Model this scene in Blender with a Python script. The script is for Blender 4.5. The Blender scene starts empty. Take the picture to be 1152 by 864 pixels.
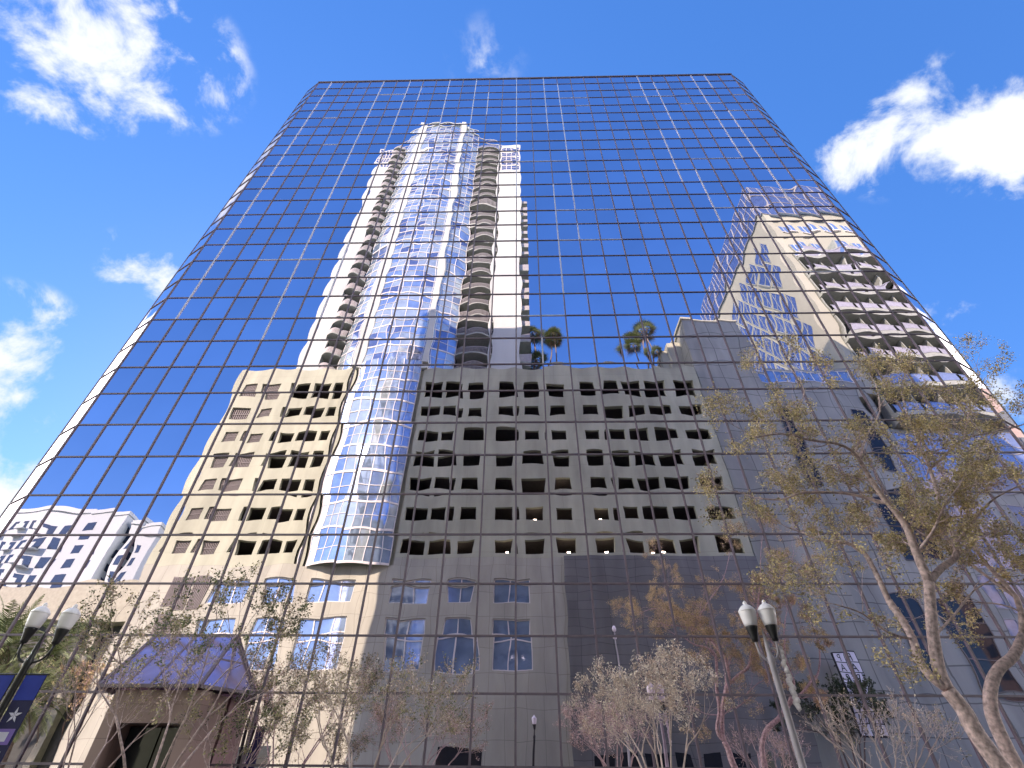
import bpy, math, random
from mathutils import Vector, Matrix
R = math.radians
rnd = random.Random(7)
scene = bpy.context.scene
COL = scene.collection

# ------------------------------------------------------------------ camera
CAM = Vector((0.29, -20.05, 1.6))
_yaw, _pit, _rol = -0.02545, 0.69438, -0.00861
_r0 = Vector((math.cos(_yaw), -math.sin(_yaw), 0))
_f0 = Vector((math.sin(_yaw), math.cos(_yaw), 0))
_Z = Vector((0, 0, 1))
FWD = _f0 * math.cos(_pit) + _Z * math.sin(_pit)
_u0 = -_f0 * math.sin(_pit) + _Z * math.cos(_pit)
RIGHT = _r0 * math.cos(_rol) - _u0 * math.sin(_rol)
UP = _r0 * math.sin(_rol) + _u0 * math.cos(_rol)

def at(px, py, y):
    """point of the plane Y = y seen at a pixel of the 1152 x 864 photograph"""
    d = FWD + RIGHT * ((px - 576) / 546) + UP * ((432 - py) / 546)
    return CAM + d * ((y - CAM.y) / d.y)

cd = bpy.data.cameras.new('camera')
cam = bpy.data.objects.new('camera', cd)
COL.objects.link(cam)
cam.matrix_world = Matrix.Translation(CAM) @ Matrix((RIGHT, UP, -FWD)).transposed().to_4x4()
cd.sensor_width = 36
cd.lens = 546 / 1152 * 36
cd.clip_start = 0.05
cd.clip_end = 5000
scene.camera = cam

# ------------------------------------------------------------------ materials
def new_mat(name):
    m = bpy.data.materials.new(name)
    m.use_nodes = True
    nt = m.node_tree
    return m, nt, nt.nodes['Principled BSDF']

def mat(name, col, rough=0.6, metal=0.0, var=0.12, scale=3.0, bump=0.0, bscale=40.0, streak=False, spec=0.5):
    m, nt, b = new_mat(name)
    N, L = nt.nodes, nt.links
    b.inputs['Roughness'].default_value = rough
    b.inputs['Metallic'].default_value = metal
    b.inputs['Specular IOR Level'].default_value = spec
    tc = N.new('ShaderNodeTexCoord')
    no = N.new('ShaderNodeTexNoise')
    no.inputs['Scale'].default_value = scale
    no.inputs['Detail'].default_value = 6
    if streak:
        mp = N.new('ShaderNodeMapping')
        mp.inputs['Scale'].default_value = (1, 1, 0.12)
        L.new(tc.outputs['Object'], mp.inputs['Vector'])
        L.new(mp.outputs['Vector'], no.inputs['Vector'])
    else:
        L.new(tc.outputs['Object'], no.inputs['Vector'])
    mr = N.new('ShaderNodeMapRange')
    mr.inputs['From Min'].default_value = 0.3
    mr.inputs['From Max'].default_value = 0.7
    mr.inputs['To Min'].default_value = 1 - var
    mr.inputs['To Max'].default_value = 1 + var
    L.new(no.outputs['Fac'], mr.inputs['Value'])
    vm = N.new('ShaderNodeVectorMath')
    vm.operation = 'SCALE'
    vm.inputs[0].default_value = col[:3]
    L.new(mr.outputs['Result'], vm.inputs['Scale'])
    L.new(vm.outputs['Vector'], b.inputs['Base Color'])
    if bump:
        n2 = N.new('ShaderNodeTexNoise')
        n2.inputs['Scale'].default_value = bscale
        n2.inputs['Detail'].default_value = 4
        L.new(tc.outputs['Object'], n2.inputs['Vector'])
        bp = N.new('ShaderNodeBump')
        bp.inputs['Strength'].default_value = bump
        bp.inputs['Distance'].default_value = 0.02
        L.new(n2.outputs['Fac'], bp.inputs['Height'])
        L.new(bp.outputs['Normal'], b.inputs['Normal'])
    return m

def panel_mat(name, col, w=1.2, h=1.5, joint=0.012, jdark=0.45, rough=0.6, var=0.06, offset=0.0, spec=0.5):
    """stone or concrete panels with joints; works on walls along x or along y"""
    m, nt, b = new_mat(name)
    N, L = nt.nodes, nt.links
    b.inputs['Roughness'].default_value = rough
    b.inputs['Specular IOR Level'].default_value = spec
    tc = N.new('ShaderNodeTexCoord')
    sp = N.new('ShaderNodeSeparateXYZ')
    L.new(tc.outputs['Object'], sp.inputs[0])
    ad = N.new('ShaderNodeMath')
    L.new(sp.outputs['X'], ad.inputs[0])
    L.new(sp.outputs['Y'], ad.inputs[1])
    cb = N.new('ShaderNodeCombineXYZ')
    L.new(ad.outputs[0], cb.inputs['X'])
    L.new(sp.outputs['Z'], cb.inputs['Y'])
    br = N.new('ShaderNodeTexBrick')
    br.offset = offset
    br.inputs['Scale'].default_value = 1
    br.inputs['Brick Width'].default_value = w
    br.inputs['Row Height'].default_value = h
    br.inputs['Mortar Size'].default_value = joint
    br.inputs['Mortar Smooth'].default_value = 0.1
    br.inputs['Bias'].default_value = 0
    br.inputs['Color1'].default_value = (*[c * (1 - var) for c in col], 1)
    br.inputs['Color2'].default_value = (*[c * (1 + var) for c in col], 1)
    br.inputs['Mortar'].default_value = (*[c * jdark for c in col], 1)
    L.new(cb.outputs[0], br.inputs['Vector'])
    no = N.new('ShaderNodeTexNoise')
    no.inputs['Scale'].default_value = 0.7
    no.inputs['Detail'].default_value = 8
    mp = N.new('ShaderNodeMapping')
    mp.inputs['Scale'].default_value = (1, 1, 0.25)
    L.new(tc.outputs['Object'], mp.inputs['Vector'])
    L.new(mp.outputs['Vector'], no.inputs['Vector'])
    mr = N.new('ShaderNodeMapRange')
    mr.inputs['From Min'].default_value = 0.3
    mr.inputs['From Max'].default_value = 0.7
    mr.inputs['To Min'].default_value = 0.78
    mr.inputs['To Max'].default_value = 1.08
    L.new(no.outputs['Fac'], mr.inputs['Value'])
    vm = N.new('ShaderNodeVectorMath')
    vm.operation = 'SCALE'
    L.new(br.outputs['Color'], vm.inputs[0])
    L.new(mr.outputs['Result'], vm.inputs['Scale'])
    L.new(vm.outputs['Vector'], b.inputs['Base Color'])
    return m

def leaf_mat(name, col, trans=0.25):
    m, nt, b = new_mat(name)
    N, L = nt.nodes, nt.links
    b.inputs['Roughness'].default_value = 0.5
    gi = N.new('ShaderNodeNewGeometry')
    mr = N.new('ShaderNodeMapRange')
    mr.inputs['To Min'].default_value = 0.6
    mr.inputs['To Max'].default_value = 1.4
    L.new(gi.outputs['Random Per Island'], mr.inputs['Value'])
    vm = N.new('ShaderNodeVectorMath')
    vm.operation = 'SCALE'
    vm.inputs[0].default_value = col
    L.new(mr.outputs['Result'], vm.inputs['Scale'])
    L.new(vm.outputs['Vector'], b.inputs['Base Color'])
    tr = N.new('ShaderNodeBsdfTranslucent')
    L.new(vm.outputs['Vector'], tr.inputs['Color'])
    mx = N.new('ShaderNodeMixShader')
    mx.inputs['Fac'].default_value = trans
    L.new(b.outputs[0], mx.inputs[1])
    L.new(tr.outputs[0], mx.inputs[2])
    L.new(mx.outputs[0], N['Material Output'].inputs['Surface'])
    return m

M = {}
M['mirror'] = mat('mirror_glass', (0.90, 0.785, 0.90), rough=0.0, metal=1.0, var=0.03, scale=0.35)
M['mullion'] = mat('mauve_metal', (0.18, 0.14, 0.17), rough=0.5, metal=0.0, var=0.15)
M['glint_and_handle_metal'] = mat('glint_and_handle_metal', (0.66, 0.63, 0.70), rough=0.35, metal=0.2, var=0.15)  # pale tone painted as glints on mullions and transoms; also door handles
M['core_dark'] = mat('dark_core', (0.02, 0.02, 0.025), rough=0.8)
M['roof_grey'] = mat('roof_gravel', (0.25, 0.25, 0.25), rough=0.9)
M['granite_pink'] = panel_mat('pink_granite', (0.36, 0.25, 0.23), 0.9, 0.9, 0.008, 0.6, rough=0.35)
M['canopy_glass'] = mat('canopy_glass', (0.70, 0.56, 0.76), rough=0.12, metal=0.7, var=0.1)
M['dark_glass'] = mat('dark_glass', (0.02, 0.025, 0.03), rough=0.03, var=0.1)
M['concrete'] = panel_mat('garage_concrete', (0.46, 0.495, 0.355), 9.2, 2.95, 0.012, 0.72, rough=0.8, var=0.025)
M['stone'] = panel_mat('base_limestone', (0.44, 0.46, 0.36), 1.5, 2.05, 0.018, 0.6, rough=0.7, var=0.05)
M['stone_dark'] = panel_mat('base_dark_granite', (0.18, 0.195, 0.18), 2.4, 0.8, 0.02, 0.45, rough=0.45, var=0.1)
M['core_stone'] = panel_mat('core_panels', (0.36, 0.385, 0.325), 3.4, 2.4, 0.05, 0.45, rough=0.6, var=0.04)
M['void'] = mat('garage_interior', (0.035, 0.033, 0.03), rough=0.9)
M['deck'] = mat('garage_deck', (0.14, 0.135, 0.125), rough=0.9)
M['grille'] = mat('louvre_grey', (0.16, 0.15, 0.135), rough=0.6)
M['win_blue'] = mat('blue_window_glass', (0.27, 0.40, 0.56), rough=0.05, metal=0.45, var=0.2, scale=0.8, spec=0.8)
M['win_dark'] = mat('dark_blue_glass', (0.035, 0.05, 0.085), rough=0.04, var=0.2, spec=0.8)
M['white_paint'] = mat('white_paint', (0.72, 0.73, 0.68), rough=0.55, var=0.05, streak=True)
M['white_wall'] = mat('white_stucco', (0.54, 0.60, 0.545), rough=0.85, var=0.05, scale=0.6, streak=True)
M['bay_blue'] = mat('bay_blue_glass', (0.42, 0.60, 0.78), rough=0.03, metal=0.7, var=0.15, scale=1.5)
M['bay_teal'] = mat('bay_teal_glass', (0.60, 0.74, 0.74), rough=0.05, metal=0.6, var=0.12, scale=1.5)
M['bay_deep'] = mat('bay_deep_glass', (0.24, 0.33, 0.50), rough=0.03, metal=0.7, var=0.15, scale=1.5)
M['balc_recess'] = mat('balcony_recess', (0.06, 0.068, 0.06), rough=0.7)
M['balc_slab'] = mat('balcony_slab', (0.36, 0.40, 0.345), rough=0.75)
M['rail'] = mat('balcony_rail', (0.40, 0.40, 0.38), rough=0.5)
M['hotel_wall'] = mat('hotel_stucco', (0.44, 0.46, 0.355), rough=0.85, var=0.04, scale=0.6)
M['annex'] = panel_mat('annex_panels', (0.34, 0.37, 0.32), 1.9, 2.3, 0.05, 0.45, rough=0.6, var=0.06)
M['lav_glass'] = mat('lavender_glass', (0.36, 0.45, 0.60), rough=0.06, metal=0.5, var=0.1)
M['balc_glass'] = mat('balcony_glass', (0.42, 0.43, 0.46), rough=0.15, metal=0.1, var=0.15)
M['apt_white'] = mat('apartment_white', (0.48, 0.54, 0.54), rough=0.8, var=0.04)
M['low_beige'] = mat('beige_stucco', (0.37, 0.375, 0.285), rough=0.8)
M['terracotta'] = mat('terracotta_tiles', (0.34, 0.13, 0.075), rough=0.8)
M['pink_stucco'] = mat('pink_stucco', (0.62, 0.46, 0.40), rough=0.8)
M['asphalt'] = mat('asphalt', (0.05, 0.05, 0.052), rough=0.9, var=0.2, scale=2, bump=0.3, bscale=60)
M['paving'] = panel_mat('pavement_slabs', (0.30, 0.285, 0.265), 1.2, 1.2, 0.012, 0.6, rough=0.85)
M['ground'] = mat('city_ground', (0.20, 0.19, 0.17), rough=0.95, var=0.2, scale=0.2)
M['road_white'] = mat('road_paint_white', (0.75, 0.75, 0.72), rough=0.7, var=0.15)
M['road_yellow'] = mat('road_paint_yellow', (0.65, 0.45, 0.06), rough=0.7, var=0.15)
M['kerb'] = mat('kerb_concrete', (0.36, 0.35, 0.33), rough=0.9)
M['bark'] = mat('bark_pinkish', (0.53, 0.40, 0.38), rough=0.85, var=0.45, scale=12, bump=1.0, bscale=16)
M['bark_pale'] = mat('bark_pale', (0.60, 0.47, 0.42), rough=0.75, var=0.25, scale=8)
M['bark_dark'] = mat('bark_dark', (0.13, 0.10, 0.085), rough=0.9, var=0.3, scale=8)
M['bark_palm'] = mat('palm_bark', (0.22, 0.18, 0.15), rough=0.9, var=0.3, scale=6)
M['leaf_olive'] = leaf_mat('leaf_olive', (0.38, 0.33, 0.17))
M['leaf_yellow'] = leaf_mat('leaf_yellow', (0.66, 0.54, 0.28))
M['leaf_rust'] = leaf_mat('leaf_rust', (0.58, 0.44, 0.35))
M['leaf_green'] = leaf_mat('leaf_green', (0.16, 0.19, 0.085))
M['leaf_dark'] = leaf_mat('leaf_dark', (0.08, 0.085, 0.045))
M['oak_dark'] = leaf_mat('oak_dark', (0.035, 0.055, 0.026))
M['oak_green'] = leaf_mat('oak_green', (0.06, 0.09, 0.04))
M['seed'] = leaf_mat('seed_head', (0.74, 0.63, 0.53), 0.1)
M['palm_leaf'] = leaf_mat('palm_leaf', (0.12, 0.16, 0.055))
M['palm_pale'] = leaf_mat('palm_pale', (0.27, 0.33, 0.16))
M['palm_dead'] = leaf_mat('palm_dead', (0.20, 0.15, 0.09))
M['iron'] = mat('black_iron', (0.018, 0.018, 0.02), rough=0.4, var=0.2)
M['lav_iron'] = mat('painted_post', (0.42, 0.38, 0.42), rough=0.45, var=0.15)
M['globe'] = mat('frosted_globe', (0.93, 0.89, 0.91), rough=0.3, var=0.03)
M['banner_blue'] = mat('banner_blue', (0.015, 0.035, 0.33), rough=0.8, var=0.1)
M['banner_navy'] = mat('banner_navy', (0.012, 0.012, 0.07), rough=0.8, var=0.2)
M['banner_pale'] = mat('banner_pale', (0.62, 0.60, 0.74), rough=0.8, var=0.1)
M['banner_violet'] = mat('banner_violet', (0.20, 0.13, 0.45), rough=0.8, var=0.1)
M['garland'] = mat('garland_white', (0.78, 0.72, 0.73), rough=0.7, var=0.1)
M['sign_white'] = mat('sign_white', (0.80, 0.82, 0.86), rough=0.5, var=0.04)
M['sign_black'] = mat('sign_black', (0.012, 0.012, 0.014), rough=0.5)
M['planter'] = mat('planter_soil', (0.07, 0.05, 0.035), rough=1.0, var=0.3, scale=8)
m, nt, b = new_mat('garage_lamp')
b.inputs['Emission Color'].default_value = (1.0, 0.85, 0.6, 1)
b.inputs['Emission Strength'].default_value = 6
M['lamp_glow'] = m

nt_ = M['mirror'].node_tree
gi_ = nt_.nodes.new('ShaderNodeNewGeometry')
mr_ = nt_.nodes.new('ShaderNodeMapRange')
mr_.inputs['To Min'].default_value = 0.90
mr_.inputs['To Max'].default_value = 1.06
nt_.links.new(gi_.outputs['Random Per Island'], mr_.inputs['Value'])
vm_ = nt_.nodes.new('ShaderNodeVectorMath'); vm_.operation = 'SCALE'
b_ = nt_.nodes['Principled BSDF']
nt_.links.new(b_.inputs['Base Color'].links[0].from_socket, vm_.inputs[0])
nt_.links.new(mr_.outputs['Result'], vm_.inputs['Scale'])
nt_.links.new(vm_.outputs['Vector'], b_.inputs['Base Color'])

# ------------------------------------------------------------------ mesh helpers
def origin_of(o):
    v = Vector((0, 0, 0))
    while o is not None:
        v += o.location
        o = o.parent
    return v

class MB:
    """collects faces in world coordinates; build() links them as one mesh object"""
    def __init__(self):
        self.v, self.f, self.m = [], [], []
    def face(self, pts, mi=0):
        n = len(self.v)
        self.v.extend([tuple(p) for p in pts])
        self.f.append(tuple(range(n, n + len(pts))))
        self.m.append(mi)
    def box(self, x0, x1, y0, y1, z0, z1, mi=0):
        n = len(self.v)
        self.v += [(x0, y0, z0), (x1, y0, z0), (x1, y1, z0), (x0, y1, z0), (x0, y0, z1), (x1, y0, z1), (x1, y1, z1), (x0, y1, z1)]
        for q in ((0, 3, 2, 1), (4, 5, 6, 7), (0, 1, 5, 4), (1, 2, 6, 5), (2, 3, 7, 6), (3, 0, 4, 7)):
            self.f.append(tuple(n + i for i in q))
            self.m.append(mi)
    def prism(self, ring, z0, z1, mi=0):
        """ring: ccw list of (x, y)"""
        k = len(ring)
        n = len(self.v)
        self.v += [(x, y, z0) for x, y in ring] + [(x, y, z1) for x, y in ring]
        for i in range(k):
            j = (i + 1) % k
            self.f.append((n + i, n + j, n + k + j, n + k + i))
            self.m.append(mi)
        self.f.append(tuple(n + k + i for i in range(k)))
        self.m.append(mi)
        self.f.append(tuple(n + i for i in reversed(range(k))))
        self.m.append(mi)
    def bar(self, a, b, w, d=None, mi=0, side=None):
        """square bar from a to b"""
        a, b = Vector(a), Vector(b)
        t = (b - a)
        if t.length < 1e-6:
            return
        t.normalize()
        ref = Vector(side) if side else (Vector((0, 0, 1)) if abs(t.z) < 0.9 else Vector((0, 1, 0)))
        s = t.cross(ref).normalized()
        u = s.cross(t)
        d = d or w
        n = len(self.v)
        for p in (a, b):
            for i, j in ((-1, -1), (1, -1), (1, 1), (-1, 1)):
                self.v.append(tuple(p + s * (i * w / 2) + u * (j * d / 2)))
        for q in ((3, 2, 1, 0), (4, 5, 6, 7), (0, 1, 5, 4), (1, 2, 6, 5), (2, 3, 7, 6), (3, 0, 4, 7)):
            self.f.append(tuple(n + i for i in q))
            self.m.append(mi)
    def tube(self, pts, rad, k=8, mi=0, cap=True):
        pts = [Vector(p) for p in pts]
        n0 = len(self.v)
        ref = None
        for i, p in enumerate(pts):
            t = (pts[min(i + 1, len(pts) - 1)] - pts[max(i - 1, 0)])
            if t.length < 1e-7:
                t = Vector((0, 0, 1))
            t.normalize()
            if ref is None:
                ref = Vector((1, 0, 0)) if abs(t.x) < 0.8 else Vector((0, 1, 0))
            s = ref - t * ref.dot(t)
            if s.length < 1e-4:
                s = t.orthogonal()
            s.normalize()
            ref = s
            u = t.cross(s)
            r = rad[i] if isinstance(rad, (list, tuple)) else rad
            for a in range(k):
                an = 2 * math.pi * a / k
                self.v.append(tuple(p + s * (r * math.cos(an)) + u * (r * math.sin(an))))
        for i in range(len(pts) - 1):
            for a in range(k):
                b = (a + 1) % k
                self.f.append((n0 + i * k + a, n0 + i * k + b, n0 + (i + 1) * k + b, n0 + (i + 1) * k + a))
                self.m.append(mi)
        if cap and k > 2:
            self.f.append(tuple(n0 + a for a in reversed(range(k))))
            self.m.append(mi)
            e = n0 + (len(pts) - 1) * k
            self.f.append(tuple(e + a for a in range(k)))
            self.m.append(mi)
    def lathe(self, prof, c, k=16, mi=0):
        """prof: list of (r, z) going up"""
        self.tube([(c[0], c[1], c[2] + z) for r, z in prof], [max(r, 1e-4) for r, z in prof], k, mi)
    def build(self, name, mats, parent=None, smooth=False):
        off = origin_of(parent) if parent else Vector((0, 0, 0))
        me = bpy.data.meshes.new(name)
        ox, oy, oz = off
        me.from_pydata([(x - ox, y - oy, z - oz) for x, y, z in self.v], [], self.f)
        if not isinstance(mats, (list, tuple)):
            mats = [mats]
        for mm in mats:
            me.materials.append(mm)
        if len(mats) > 1:
            me.polygons.foreach_set('material_index', self.m)
        if smooth:
            me.polygons.foreach_set('use_smooth', [True] * len(self.f))
        me.update()
        o = bpy.data.objects.new(name, me)
        COL.objects.link(o)
        o.parent = parent
        return o

def tag(o, label=None, cat=None, group=None, kind=None):
    if label: o['label'] = label
    if cat: o['category'] = cat
    if group: o['group'] = group
    if kind: o['kind'] = kind
    return o

def thing(name, loc, label, cat, group=None):
    o = bpy.data.objects.new(name, None)
    COL.objects.link(o)
    o.location = loc
    o.empty_display_size = 0.3
    return tag(o, label, cat, group)

def wall_holes(mb, xs, zs, holes, y, depth, mi=0, mr=0, facing=1):
    """wall in plane y with a grid of cells; cells in holes (i, k) left open with reveals going back by depth (towards -y*facing)"""
    yb = y - depth * facing
    for i in range(len(xs) - 1):
        for k in range(len(zs) - 1):
            a, b2, c, d = xs[i], xs[i + 1], zs[k], zs[k + 1]
            if (i, k) in holes:
                mb.face([(a, y, c), (a, yb, c), (a, yb, d), (a, y, d)], mr)
                mb.face([(b2, y, c), (b2, y, d), (b2, yb, d), (b2, yb, c)], mr)
                mb.face([(a, y, c), (b2, y, c), (b2, yb, c), (a, yb, c)], mr)
                mb.face([(a, y, d), (a, yb, d), (b2, yb, d), (b2, y, d)], mr)
            else:
                mb.face([(b2, y, c), (a, y, c), (a, y, d), (b2, y, d)], mi)

def intervals(lo, hi, spans):
    e = [lo]
    hole = []
    for a, b in spans:
        e += [a, b]
        hole.append(len(e) - 2)
    e.append(hi)
    return e, hole

# ------------------------------------------------------------------ setting: ground, road, pavements
def sheet(name, x0, x1, y0, y1, z, m):
    mb = MB()
    mb.face([(x0, y0, z), (x1, y0, z), (x1, y1, z), (x0, y1, z)])
    return tag(mb.build(name, m), kind='structure')
sheet('ground', -3000, 3000, -3000, 3000, -0.14, M['ground'])
sheet('road', -400, 400, -18.0, -8.7, -0.12, M['asphalt'])
def slab(name, x0, x1, y0, y1, z0, z1, m):
    mb = MB()
    mb.box(x0, x1, y0, y1, z0, z1)
    return tag(mb.build(name, m), kind='structure')
slab('pavement', -400, 400, -8.5, 80, -0.13, 0.0, M['paving'])
slab('pavement', -400, 400, -60, -18.2, -0.13, 0.0, M['paving'])
slab('kerb', -400, 400, -8.7, -8.5, -0.13, 0.003, M['kerb'])
slab('kerb', -400, 400, -18.2, -18.0, -0.13, 0.003, M['kerb'])
mb = MB()
for yy in (-13.55, -13.25):
    mb.face([(-400, yy - .05, -0.116), (400, yy - .05, -0.116), (400, yy + .05, -0.116), (-400, yy + .05, -0.116)])
tag(mb.build('centre_line', M['road_yellow']), kind='structure')
mb = MB()
for yy in (-17.3, -9.4):
    mb.face([(-400, yy - .05, -0.116), (400, yy - .05, -0.116), (400, yy + .05, -0.116), (-400, yy + .05, -0.116)])
tag(mb.build('edge_line', M['road_white']), kind='structure')

# ------------------------------------------------------------------ the mirror glass office tower
def zr(r):
    if r == 0:
        return 4.144
    return (r // 2) * 3.947 + (r % 2) * 2.045 + 3.945
ROOF = zr(30)
COLX = [-22.5 + 1.5 * i for i in range(32)]
ROWZ = [0.42, 2.12] + [zr(r) for r in range(31)]
tower = thing('glass_office_tower', (0.75, 16, 0), 'tall blue mirror glass office tower with a dark mullion grid filling the view', 'office tower')
CH, CT = 1.85, R(29)
cx_, cy_ = CH * math.cos(CT), CH * math.sin(CT)
outline = [(-22.5 - cx_, cy_ + .12), (-22.5, .12), (24, .12), (24 + cx_, cy_ + .12), (24 + cx_ - .12, 33), (-22.5 - cx_ + .12, 33)]
mb = MB(); mb.prism([(x * 0.998, y) for x, y in outline], 0.0, ROOF - 0.3)
mb.build('building_core', M['core_dark'], tower)
mb = MB(); mb.box(-21, 22.5, 2.2, 31, ROOF - 0.3, ROOF - 0.2)
mb.build('roof', M['roof_grey'], tower)
mb = MB(); mb.box(-22.55, 24.05, -0.1, 0.25, 0.0, 0.42)
mb.build('plinth', M['granite_pink'], tower)
mb = MB(); mb.box(-22.55, 24.05, -0.09, 0.3, ROOF - 0.02, ROOF + 0.14)
mb.build('coping', M['mullion'], tower)

prnd = random.Random(11)
def pane_grid(mb, p0, ex, ez, nrm, w, h, n=7):
    """one slightly pillowed pane: p0 lower left, ex along width, ez up"""
    amp = prnd.uniform(0.0026, 0.0060) * (1 if prnd.random() < 0.86 else -0.5)
    tx, tz = prnd.gauss(0, 0.0011), prnd.gauss(0, 0.0011)
    sk, sq = prnd.uniform(-0.35, 0.35), prnd.uniform(-0.35, 0.35)
    rip = prnd.uniform(-0.0006, 0.0006)
    base = len(mb.v)
    for j in range(n):
        for i in range(n):
            u, v = -1 + 2 * i / (n - 1), -1 + 2 * j / (n - 1)
            d = amp * (1 - u * u) * (1 - v * v) * (1 + sk * u + sq * v) + tx * u * w / 2 + tz * v * h / 2 + rip * math.sin(3 * v + 2 * u)
            p = p0 + ex * ((u + 1) / 2 * w) + ez * ((v + 1) / 2 * h) + nrm * (d + 0.004)
            mb.v.append(tuple(p))
    for j in range(n - 1):
        for i in range(n - 1):
            a = base + j * n + i
            mb.f.append((a, a + 1, a + n + 1, a + n))
            mb.m.append(0)

EX, EZ, NY = Vector((1, 0, 0)), Vector((0, 0, 1)), Vector((0, -1, 0))
big = set()
for r in (0, 1, 2, 3):                    # rows counted from the pavement up; the hundred largest in the photo
    for c in range(31):
        if len(big) < 100 and not (r == 0) and not (c < 2 and r < 3):
            big.add((c, r))
for c in range(8, 31):
    if len(big) < 100:
        big.add((c, 4))
rest = MB()
for r in range(len(ROWZ) - 1):
    for c in range(31):
        tgt = MB() if (c, r) in big else rest
        pane_grid(tgt, Vector((COLX[c], 0.0, ROWZ[r])), EX, EZ, NY, 1.5, ROWZ[r + 1] - ROWZ[r])
        if tgt is not rest:
            tgt.build('window_pane', M['mirror'], tower, smooth=True)
tag(rest.build('window_panes', M['mirror'], tower, smooth=True), kind='stuff')
# receding corner facets
for sgn, x0 in ((-1, -22.5), (1, 24.0)):
    corner = MB()
    nrm = Vector((sgn * math.sin(CT), -math.cos(CT), 0))
    ex = Vector((math.cos(CT), -sgn * math.sin(CT) * 1, 0)) if sgn < 0 else Vector((math.cos(CT), math.sin(CT), 0))
    for r in range(len(ROWZ) - 1):
        p0 = Vector((x0 - cx_, cy_, ROWZ[r])) if sgn < 0 else Vector((x0, 0, ROWZ[r]))
        if sgn < 0:
            ex = Vector((math.cos(CT), -math.sin(CT), 0))
        pane_grid(corner, p0, ex, EZ, nrm, CH, ROWZ[r + 1] - ROWZ[r])
    corner.build('corner_glass', M['mirror'], tower, smooth=True)
for xx in (-22.5 - cx_, 24 + cx_):
    side = MB()
    yy = [cy_ + k * 1.5 for k in range(22)]
    for r in range(len(ROWZ) - 1):
        for k in range(21):
            q = [(xx, yy[k], ROWZ[r]), (xx, yy[k + 1], ROWZ[r]), (xx, yy[k + 1], ROWZ[r + 1]), (xx, yy[k], ROWZ[r + 1])]
            side.face(q if xx > 0 else q[::-1])
    side.build('side_glass', M['mirror'], tower)
for xx, s in ((-22.5 - cx_, -1), (24 + cx_, 1)):
    sg = MB()
    for k in range(1, 22):
        sg.box(min(xx, xx + s * .06), max(xx, xx + s * .06), cy_ + k * 1.5 - .04, cy_ + k * 1.5 + .04, 0.42, ROOF)
    for z in ROWZ[1:]:
        sg.box(min(xx, xx + s * .05), max(xx, xx + s * .05), cy_, 33, z - .045, z + .045)
    sg.build('side_grid', M['mullion'], tower)

GLINTS = {1: [(10, 30)], 5: [(9, 30)], 7: [(21, 30), (10, 14)], 10: [(23, 30)], 12: [(22, 30)], 15: [(17, 30)], 16: [(8, 9)],
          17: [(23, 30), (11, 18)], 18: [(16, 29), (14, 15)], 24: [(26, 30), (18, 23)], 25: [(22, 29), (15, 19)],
          28: [(20, 30)], 29: [(28, 30), (16, 25)], 13: [(25, 28)], 8: [(27, 29)]}  # row spans where a sky glint is painted onto the mullion
mrn = random.Random(5)
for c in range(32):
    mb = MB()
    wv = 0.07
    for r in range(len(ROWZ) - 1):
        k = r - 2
        br = any(a <= k < b for a, b in GLINTS.get(c, []))
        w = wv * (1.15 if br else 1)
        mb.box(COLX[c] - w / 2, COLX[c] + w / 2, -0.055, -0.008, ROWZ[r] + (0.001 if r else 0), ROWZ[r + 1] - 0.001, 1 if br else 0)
    mb.build('mullion', [M['mullion'], M['glint_and_handle_metal']], tower)
for z in ROWZ[1:-1]:
    mb = MB()
    x = -22.45
    while x < 23.95:
        L = mrn.choice([1.5, 3, 4.5])
        x1 = min(23.95, x + L)
        br = (z > 20 and mrn.random() < 0.05)  # a few transom lengths painted pale like glints
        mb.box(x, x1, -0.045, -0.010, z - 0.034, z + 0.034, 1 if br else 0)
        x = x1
    mb.build('transom', [M['mullion'], M['glint_and_handle_metal']], tower)
for sgn, x0 in ((-1, -22.5), (1, 24.0)):
    mb = MB()
    nrm = Vector((sgn * math.sin(CT), -math.cos(CT), 0))
    a2 = Vector((x0, 0, 0)); b2 = Vector((x0 + sgn * cx_, cy_, 0))
    mb.bar(b2 + EZ * 0.4, b2 + EZ * (ROOF + .1), 0.06, side=(0, 1, 0))
    for z in ROWZ[1:]:
        mb.bar(a2 + EZ * z + nrm * .03, b2 + EZ * z + nrm * .02, 0.05, 0.05)
    mb.build('corner_frame', M['mullion'], tower)

# entrance canopy with its granite vestibule
can = thing('entrance_canopy', (-12.2, 0, 0), 'hipped violet glass canopy over the pink granite entrance of the glass tower', 'canopy')
ez_, fz = 4.13, 4.03
A, B = Vector((-13.6, -.09, 5.95)), Vector((-10.55, -.09, 5.95))
W0, W1 = Vector((-14.3, -.09, 4.10)), Vector((-9.25, -.09, 4.10))
F0, F1 = Vector((-13.42, -2.05, 4.06)), Vector((-10.12, -2.05, 4.06))
mb = MB(); mb.face([F0, F1, B, A]); mb.face([F1, W1, B]); mb.face([W0, F0, A])
g = mb.build('glazing', M['canopy_glass'], can)
mb = MB()
for a, b in ((A, B), (F0, F1), (F1, W1), (W0, F0), (A, F0), (B, F1), (B, W1), (A, W0)):
    mb.bar(a, b, 0.10)
for t in (0.25, 0.5, 0.75):
    mb.bar(A.lerp(B, t), F0.lerp(F1, t), 0.06)
mb.bar(B.lerp(F1, .5), B.lerp(W1, .5), .05)
mb.build('ribs', M['mullion'], can)
mb = MB(); mb.box(-13.0, -10.05, -1.75, -0.1, 3.1, 3.98)
mb.build('lintel', M['granite_pink'], can)
for xx in (-13.0, -10.45):
    mb = MB(); mb.box(xx, xx + .4, -1.75, -.1, 0.0, 3.098)
    mb.build('pier', M['granite_pink'], can)
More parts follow.
